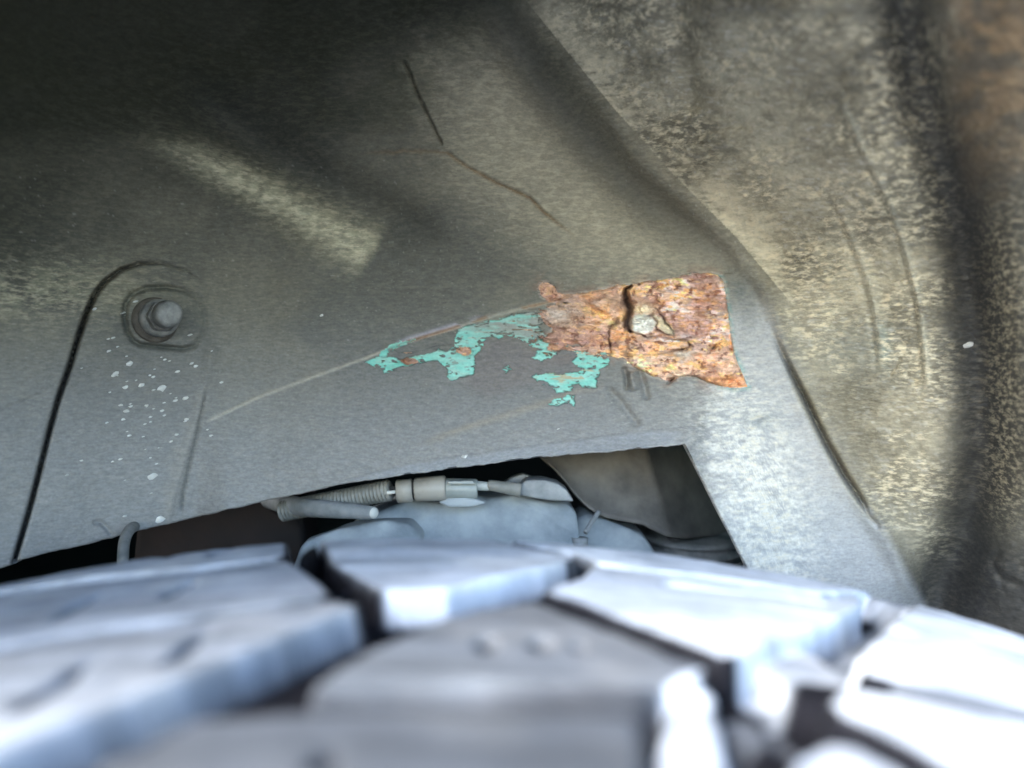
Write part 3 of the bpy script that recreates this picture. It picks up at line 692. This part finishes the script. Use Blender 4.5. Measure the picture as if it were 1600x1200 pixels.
# large shield plate at the right of the opening, its right side turning away
sh = empty('shield_plate', P(1000, 760, .27)); tag(sh, 'mottled brown-grey curved shield plate at the right of the opening, below the rust', 'shield plate')
bm = bmesh.new()
outl = [(820, 690), (845, 715), (868, 735), (885, 755), (900, 775), (918, 793), (938, 806), (965, 813), (1005, 820), (1020, 828), (1042, 838), (1070, 842), (1100, 838), (1140, 836), (1180, 838)]
cols = 60; cl = np.linspace(820, 1185, cols)
oy = np.interp(cl, [p[0] for p in outl], [p[1] for p in outl])
g = []
for j, x in enumerate(cl):
    y0s = 660; colv = []
    for i in range(22):
        yy = y0s + (oy[j] - y0s) * i / 21
        Yd = .262 + .010 * ((x - 960) / 200) ** 2 * (x < 960) + .030 * max(0, (x - 1010 - (yy - 700) * .28) / 130) ** .8 * (x > 1010 + (yy - 700) * .28) - .004 * (i / 21) ** 6
        Yd += .0006 * (math.sin(x * .07) * math.sin(yy * .06))
        colv.append(bm.verts.new(P(x, yy, Yd)))
    q = colv[-1].co.copy(); colv.append(bm.verts.new(q + Vector((0, .003, -.0004)))); colv.append(bm.verts.new(q + Vector((0, .012, .0006))))
    g.append(colv)
for a, b in zip(g[:-1], g[1:]):
    for i in range(len(a) - 1): bm.faces.new((a[i], a[i + 1], b[i + 1], b[i]))
bm_obj('plate', bm, M_shield, sh)
pn = empty('x'); bpy.data.objects.remove(pn)
bm = lathe(bmesh.new(), P(950, 768, .263), (0, -1, .0), [(0, .0011), (.0008, .0011), (.0014, .0006)], 14); bm_obj('rivet', bm, M_cap, sh)
bm = tube(bmesh.new(), [P(948.5, 777, .2622), P(949, 785, .2618), P(948, 793, .2615)], .0004, 8, 3); bm_obj('weld_streak', bm, M_conduit, sh)

# hub carrier casting
hub = empty('hub_carrier', P(740, 840, .25)); tag(hub, 'pale dusty cast hub carrier filling the opening just above the tyre', 'hub carrier')
def rough_slab(name, outline, Yf, thick, mat, parent, amp=.0012, lean=0.0, bev=.002, cuts=3):
    bm = slab([P(x, y, Yf + lean * (850 - y) / 100) for x, y in outline], thick, bev, 4)
    bmesh.ops.triangulate(bm, faces=[f for f in bm.faces if len(f.verts) > 4])
    bmesh.ops.subdivide_edges(bm, edges=[e_ for e_ in bm.edges if e_.calc_length() > .004], cuts=cuts, use_grid_fill=True)
    for v in bm.verts:
        x, y, z = v.co * 1000
        v.co.y += amp * (math.sin(x * .23 + z * .31) + math.sin(x * .51 - z * .77 + 1)) * .5
        v.co.z += amp * .4 * math.sin(x * .4 + y * .3)
    return bm_obj(name, bm, mat, parent)
rough_slab('casting', [(520, 930), (530, 835), (560, 812), (600, 793), (640, 785), (700, 779), (760, 775), (800, 775), (850, 781), (885, 787), (900, 800), (905, 830), (910, 930)], .246, .03, M_knuckle, hub, lean=.008)
rough_slab('rib', [(440, 930), (470, 850), (530, 826), (600, 814), (640, 818), (660, 840), (640, 930)], .238, .01, M_knuckle, hub, lean=.006, amp=.0006)
rough_slab('lug', [(684, 786), (700, 778), (725, 777), (745, 780), (760, 787), (740, 792), (700, 793)], .241, .006, M_knuckle, hub, amp=.0003, bev=.0012, cuts=1)
rough_slab('arm', [(895, 930), (890, 815), (915, 800), (950, 816), (985, 826), (1005, 834), (1020, 856), (1040, 890), (1050, 940)], .258, .02, M_knuckle, hub, lean=.006)
bm = tube(bmesh.new(), [P(906, 862, .247), P(906, 840, .247)], [.0021, .0023], 18, 3); bm_obj('grease_nipple', bm, M_pipe, hub)
bm = tube(bmesh.new(), [P(915, 832, .249), P(925, 815, .252), P(935, 800, .256)], .0007, 10, 5); bm_obj('bleed_pipe', bm, M_pipe, hub)

# clamp block behind the connector
cb = empty('clamp_block', P(850, 768, .25)); tag(cb, 'smooth blue-grey clamp block with sloping end, right of the wire connector', 'clamp')
rough_slab('block', [(808, 773), (814, 757), (822, 750), (850, 750), (872, 756), (886, 766), (897, 784), (860, 783), (830, 778)], .243, .012, M_pipe, cb, amp=.0001, bev=.0009, cuts=1)
rough_slab('upper_tab', [(785, 756), (800, 746), (818, 741), (838, 748), (850, 760), (800, 764)], .252, .006, M_greymetal, cb, amp=.0001, bev=.0006, cuts=1)

# spring seat rings low right
ss = empty('spring_seat', P(1085, 850, .27)); tag(ss, 'round dark spring seat with stepped rim under the shield plate, beside the arch pillar', 'spring seat')
c0 = P(1085, 834, .285)
def ringlathe(prof, mat, name, c=c0):
    bm = bmesh.new(); d, u, v = basis((0, -.12, 1)); seg = 72; rr = []
    for (h, r) in prof:
        rr.append([bm.verts.new(c + d * h + (u * math.cos(2 * math.pi * k / seg) + v * math.sin(2 * math.pi * k / seg)) * r) for k in range(seg)])
    for a, b in zip(rr[:-1], rr[1:]):
        for k in range(seg): bm.faces.new((a[k], a[(k + 1) % seg], b[(k + 1) % seg], b[k]))
    return bm_obj(name, bm, mat, ss)
ringlathe([(.0025, .004), (.0012, .0150), (.0008, .0172), (-.0003, .0173), (-.0006, .0148), (-.0026, .0146), (-.0029, .0166), (-.0037, .0166), (-.0042, .0150), (-.009, .0148)], M_greymetal, 'cup')
ringlathe([(-.006, .0156), (-.0066, .0166), (-.0074, .0166), (-.008, .0158), (-.02, .0150)], M_shield, 'lower_rim')

# corrugated wiring connector
wc = empty('wiring_connector', P(650, 764, .24)); tag(wc, 'grey wire connector with corrugated conduit, behind the lower edge of the panel', 'wire connector')
def axp(px, py, Yd=.243): return P(px, py, Yd)
a_, b_ = axp(440, 799, .250), axp(610, 765.5, .2425)
d = (b_ - a_); Ld = d.length; prof = []
k = 0; h = 0
while h < Ld - .0008:
    q = h / Ld
    prof += [(h, .00240), (h + .00028, .00288), (h + .00062, .00288), (h + .0009, .00240)]; h += .00105
prof += [(Ld - .0002, .0027), (Ld, .0024)]
bm_obj('conduit', lathe(bmesh.new(), a_, d, prof, 28), M_conduit, wc)
def cyl(name, x0, y0, x1, y1, r0_, r1_, mat, Yd=.2425, seg=24, prof=None):
    a, b = axp(x0, y0, Yd), axp(x1, y1, Yd); L_ = (b - a).length
    pr = prof or [(0, r0_ * .9), (L_ * .05, r0_), (L_ * .95, r1_), (L_, r1_ * .9)]
    return bm_obj(name, lathe(bmesh.new(), a, b - a, pr, seg), mat, wc)
cyl('wire', 600, 770.5, 625, 768, .0005, .0005, M_cap, .2405, 10)
cyl('wire', 600, 764.5, 625, 763, .0007, .0007, M_black, .2425, 10)
cyl('collar', 620, 768, 645, 766, .0031, .0031, M_tanplastic)
cyl('neck', 643, 766, 650, 765, .0026, .0026, M_black)
cyl('housing', 648, 765, 697, 762.5, .0032, .0034, M_tanplastic)
cyl('plug', 696, 764, 746, 764, .0029, .0027, M_clear, seg=8)
bm = slab([P(700, 752, .2385), P(738, 751, .2385), P(744, 757, .2385), P(700, 757, .2385)], .003, .0003, 2); bm_obj('latch', bm, M_clear, wc)
cyl('stem', 744, 759, 764, 760, .0013, .0012, M_clear)
cyl('lead_sleeve', 762, 757.5, 814, 766, .0014, .0019, M_conduit)

# bent pipe with open pale end
bp_ = empty('bent_pipe', P(520, 795, .24)); tag(bp_, 'bent blue-grey pipe with a pale round end, in front of the corrugated conduit', 'pipe')
bm = tube(bmesh.new(), [P(405, 775, .270), P(440, 786, .256), P(480, 793, .244), P(530, 797, .238), P(584, 801, .235)], [.0026, .0026, .0025, .0022, .0016], 22, 8); bm_obj('pipe', bm, M_pipe, bp_)
bm = lathe(bmesh.new(), P(582, 801, .235), (.75, -.6, -.05), [(0, .0014), (.0006, .0015), (.0010, .0012), (.0012, .0006)], 22); bm_obj('pipe_end', bm, M_cap, bp_)
# rusty member in the dark left part
rb_ = empty('rusty_crossmember', P(380, 815, .27)); tag(rb_, 'dark rusty steel member in the black gap between panel edge and tyre', 'steel member')
rough_slab('plate', [(205, 900), (215, 800), (330, 780), (430, 770), (470, 765), (480, 900)], .262, .02, M_darkrust, rb_, amp=.0004)
hs = empty('thin_hose', P(197, 845, .2)); tag(hs, 'thin pale hose crossing the black gap at the far left, just above the tyre', 'hose')
bm = tube(bmesh.new(), [P(222, 815, .235), P(203, 828, .222), P(194, 848, .215), P(192, 880, .21)], .0013, 14, 8); bm_obj('hose', bm, M_greymetal, hs)

# ------------------------------------------------------------------ tyre
tyre = empty('tyre', (TXC, .065, TZC - TR)); tag(tyre, 'worn dusty car tyre with chunky tread blocks, blurred across the bottom of the picture', 'tyre')
def st(px, py, drop=0.0):
    u = (px - 800) / F; w_ = (600 - py) / F; r = TR - drop
    a = u * u + w_ * w_; b = -2 * (u * TXC + w_ * TZC); c = TXC ** 2 + TZC ** 2 - r * r
    D_ = b * b - 4 * a * c
    y = 1.0
    if D_ > 0: y = (-b - math.sqrt(D_)) / (2 * a)
    if D_ <= 0 or y > .172 or y < 0: y = .172
    x = u * y - TXC
    return (math.asin(max(-.9, min(.9, x / r))) * TR, y)
def SP(L, drop=0.0): return [st(x, y, drop) for x, y in L]
dropE = 0.0
blocks = [  # outline, height below the crown
 (SP([(-900, 780), (452, 780), (452, 846), (455, 869), (300, 886), (0, 921), (-400, 1000), (-900, 1160)]), 0),
 (SP([(-900, 1175), (-400, 1010), (0, 930), (300, 893), (456, 874), (475, 886), (527, 929), (300, 962), (0, 1008), (-400, 1105), (-900, 1300)]), 0),
 (SP([(-900, 1320), (-400, 1120), (0, 1017), (300, 971), (530, 936), (546, 942), (577, 946), (540, 956), (319, 1045), (75, 1140), (-300, 1300), (-900, 1700)]), 0),
 (SP([(490, 800), (760, 800), (770, 836), (792, 848), (885, 868), (903, 875), (760, 905), (700, 920), (677, 921), (588, 924), (550, 901), (512, 882)]), 0),
 (SP([(782, 800), (1500, 800), (1425, 915), (1390, 918), (1340, 925), (1285, 926), (1050, 893), (935, 878), (890, 862), (800, 843)]), 0),
 (SP([(843, 922), (905, 900), (925, 884), (1050, 899), (1285, 934), (1345, 930), (1352, 945), (1300, 972), (1205, 1000), (1150, 1030), (1128, 1030)]), 0),
 (SP([(590, 1010), (690, 962), (835, 938), (1122, 1052), (1060, 1072), (1000, 1080), (480, 1072), (545, 1030)], dropE), dropE),
 (SP([(1118, 1048), (1080, 1056), (1042, 1090), (1030, 1200), (1060, 1400), (1150, 1400), (1140, 1180), (1128, 1100)]), .0012),
 (SP([(1446, 930), (1700, 900), (2300, 1000), (2300, 1400), (1900, 1200), (1600, 1104), (1390, 1062), (1346, 1052), (1338, 1026), (1396, 966)]), 0),
 (SP([(1312, 1072), (1380, 1086), (1600, 1132), (1900, 1245), (2300, 1470), (2300, 1800), (1600, 1260), (1450, 1184), (1300, 1112), (1290, 1094)]), 0),
 (SP([(1228, 1192), (1290, 1158), (1340, 1168), (1450, 1232), (1700, 1400), (1700, 1700), (1260, 1500), (1225, 1250)]), 0),
 (SP([(300, 1120), (480, 1112), (1000, 1118), (1015, 1180), (1010, 1500), (100, 1500), (150, 1200)], dropE), dropE),
]
sipes = [(272, 860, 10, 5), (342, 860, 9, 5), (75, 888, 9, 6), (122, 946, 8, 13), (280, 920, 9, 11), (292, 1010, 9, 22), (88, 1068, 12, 34),
         (760, 1004, 14, 9), (845, 1006, 14, 9), (505, 1190, 10, 20), (905, 1010, 9, 6)]
sg = np.concatenate([np.arange(-.20, -.10, .002), np.arange(-.10, .12, .0005), np.arange(.12, .20, .002)])
tg_ = np.concatenate([np.arange(-.04, .045, .002), np.arange(.045, .172, .00035)])
Sg, Tg = np.meshgrid(sg, tg_)
wsd = (fbm(Sg * 1000, Tg * 1000, 9, 9, 3, 201) - .5) * .0014
sipem = np.zeros(Sg.shape); SMX = np.full(Sg.shape, -1.0)
H = np.full(Sg.shape, -.0052); LB = np.full(Sg.shape, -1)
for bi, (poly, dr) in enumerate(blocks):
    s_ = poly_sdf(Sg, Tg, poly) + wsd * .4
    prof = sstep(-.0008, .0004, s_) ; rnd = -.0004 * np.clip(1 - s_ / .0010, 0, 1) ** 2
    h_ = -.0052 * (1 - prof) - dr * prof + np.where(s_ > -.0005, rnd, 0)
    m = h_ > H; H = np.where(m, h_, H); SMX = np.maximum(SMX, s_)
    LB = np.where(s_ > -.0009, bi, LB)
for (px, py, rx, ry) in sipes:
    s0, t0 = st(px, py); s1, _ = st(px + rx, py); _, t1 = st(px, py + ry)
    gs_ = gauss(np.hypot((Sg - s0) / max(abs(s1 - s0), .0006), (Tg - t0) / max(abs(t1 - t0), .0008)), .55)
    H -= .0045 * gs_; sipem = np.maximum(sipem, sstep(.04, .30, gs_))
for L_ in ([(1050, 912), (1160, 925), (1282, 941)],):
    d, par, _ = pl_dist(Sg, Tg, SP(L_)); H -= .0016 * gauss(d, .0007)
# small lugs standing in the slot, and a stepped floor at the right
for (px, py, rx, ry, hh) in ((481, 866, 7, 12, .0056), (535, 897, 9, 8, .003), (1405, 935, 26, 9, .0045), (1250, 1010, 60, 40, .0028), (1180, 1090, 30, 60, .0015)):
    s0, t0 = st(px, py); s1, _ = st(px + rx, py); _, t1 = st(px, py - ry)
    H = np.maximum(H, -.0052 + hh * sstep(1.25, .8, np.hypot((Sg - s0) / abs(s1 - s0), (Tg - t0) / abs(t1 - t0))))
H += (fbm(Sg * 1000, Tg * 1000, 7, 3, 3, 211) - .5) * .0005
crown = -.0050 * (np.clip(Tg - .150, 0, None) / .022) ** 2 - .0050 * (np.clip(-.01 - Tg, 0, None) / .022) ** 2
rr_ = TR + H + crown; th = Sg / TR
Vt = np.stack([TXC + rr_ * np.sin(th), Tg, TZC + rr_ * np.cos(th)], -1)
# sidewall rows rolling down at the far and near shoulder
add_f = [(.0050, -.012), (.0080, -.022), (.0100, -.045), (.004, -.075)]
rowsf = []
for (dt, dr) in add_f:
    r = TR + crown[-1] + dr; rowsf.append(np.stack([TXC + r * np.sin(th[-1]), Tg[-1] + dt, TZC + r * np.cos(th[-1])], -1))
Vt = np.concatenate([Vt] + [x[None] for x in rowsf], 0)
LB = np.concatenate([LB, np.full((4, LB.shape[1]), -1)], 0)
streaks = fbm(Sg * 1000, Tg * 1000, 60, 3.0, 4, 221, .6)
tcol = np.ones(Sg.shape + (3,)) * C3((0.222, 0.242, 0.270))
tcol = mix(tcol, (0.13, 0.14, 0.15), sstep(.46, .66, streaks) * .65)
tcol = mix(tcol, (0.30, 0.31, 0.32), sstep(.5, .72, fbm(Sg * 1000, Tg * 1000, 14, 9, 3, 231)) * .6)
slotm = np.zeros(Sg.shape)  # mask for shadow painted on the walls of narrow slots
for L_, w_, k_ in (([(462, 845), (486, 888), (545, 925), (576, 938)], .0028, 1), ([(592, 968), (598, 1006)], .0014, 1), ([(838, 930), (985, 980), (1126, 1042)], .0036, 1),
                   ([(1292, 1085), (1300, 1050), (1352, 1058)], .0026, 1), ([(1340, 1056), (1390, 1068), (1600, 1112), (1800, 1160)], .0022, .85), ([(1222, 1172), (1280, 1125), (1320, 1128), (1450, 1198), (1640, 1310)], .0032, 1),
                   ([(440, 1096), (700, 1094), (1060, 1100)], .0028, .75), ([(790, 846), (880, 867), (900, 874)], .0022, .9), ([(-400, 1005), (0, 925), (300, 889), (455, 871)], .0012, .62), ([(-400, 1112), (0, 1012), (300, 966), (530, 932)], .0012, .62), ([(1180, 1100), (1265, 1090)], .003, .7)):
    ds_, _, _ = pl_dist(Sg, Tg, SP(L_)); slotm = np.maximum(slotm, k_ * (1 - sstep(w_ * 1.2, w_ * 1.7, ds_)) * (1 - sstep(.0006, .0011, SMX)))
light_k = np.ones(Sg.shape) * 1.15
for bi_, k_ in ((0, 1.5), (1, 1.3), (2, .95), (3, 1.9), (4, 2.4), (5, 1.9), (6, .52), (7, 1.9), (8, 2.2), (9, 1.9), (10, 1.5), (11, .30)):  # per-block brightness, painting in how light falls across the tread
    light_k = np.where(LB[:len(Tg)] == bi_, k_, light_k)
tcol = np.clip(tcol * light_k[..., None], 0, .7)
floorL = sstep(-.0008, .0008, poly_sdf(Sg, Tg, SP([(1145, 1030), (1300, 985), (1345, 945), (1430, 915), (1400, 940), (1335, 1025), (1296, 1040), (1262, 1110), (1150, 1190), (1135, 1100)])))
deep = (1 - sstep(-.0051, -.0038, H)) * (1 - .9 * floorL); tcol = mix(tcol, (0.007, 0.007, 0.009), np.clip(deep + sipem + slotm, 0, 1))  # shade in groove floors, sipes and slots painted near-black
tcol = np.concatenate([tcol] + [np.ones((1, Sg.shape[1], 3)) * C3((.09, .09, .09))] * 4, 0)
ids = np.arange(Vt.shape[0] * Vt.shape[1]).reshape(Vt.shape[:2])
Qt = np.stack([ids[:-1, :-1], ids[:-1, 1:], ids[1:, 1:], ids[1:, :-1]], -1).reshape(-1, 4)
ft = LB[:-1, :-1].reshape(-1)
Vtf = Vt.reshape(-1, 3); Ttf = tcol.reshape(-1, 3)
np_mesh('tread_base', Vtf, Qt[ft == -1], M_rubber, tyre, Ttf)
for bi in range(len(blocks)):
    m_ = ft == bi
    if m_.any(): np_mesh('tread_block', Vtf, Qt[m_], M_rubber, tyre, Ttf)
# the rest of the tyre: carcass ring and rim
def ring_mesh(name, prof, mat, a0=0, a1=2 * math.pi, seg=96):
    bm = bmesh.new(); rr = []
    for k in range(seg + 1):
        a = a0 + (a1 - a0) * k / seg
        rr.append([bm.verts.new((TXC + r * math.sin(a), y, TZC + r * math.cos(a))) for (y, r) in prof])
    for a, b in zip(rr[:-1], rr[1:]):
        for i in range(len(prof) - 1): bm.faces.new((a[i], a[i + 1], b[i + 1], b[i]))
    return bm_obj(name, bm, mat, tyre)
g0 = .19 / TR
M_rub2 = mat_dusty('rubber_sidewall', (0.03, 0.03, 0.03), (0.07, 0.07, 0.068), scale=60)
ring_mesh('carcass', [(.010, .235), (-.035, .25), (-.052, .285), (-.045, .315), (-.03, TR - .004), (0, TR - .001), (.07, TR), (.14, TR - .001), (.168, TR - .006), (.180, .305), (.178, .27), (.172, .245)], M_rub2, g0, 2 * math.pi - g0)
ring_mesh('inner_liner', [(.010, .235), (-.035, .25), (-.052, .285), (-.045, .312), (-.03, TR - .012), (.07, TR - .012), (.160, TR - .014), (.176, .305), (.174, .27), (.168, .245)], M_rub2)
ring_mesh('rim', [(.0, .02), (-.005, .06), (.02, .17), (-.012, .20), (-.02, .237), (.02, .236), (.07, .20), (.15, .23), (.172, .246)], M_greymetal)

# ground
gb = bmesh.new(); bmesh.ops.create_grid(gb, x_segments=4, y_segments=4, size=60)
for v in gb.verts: v.co.z = TZC - TR - .001
g_ = bm_obj('ground', gb, M_ground, None, smooth=False); g_['kind'] = 'structure'
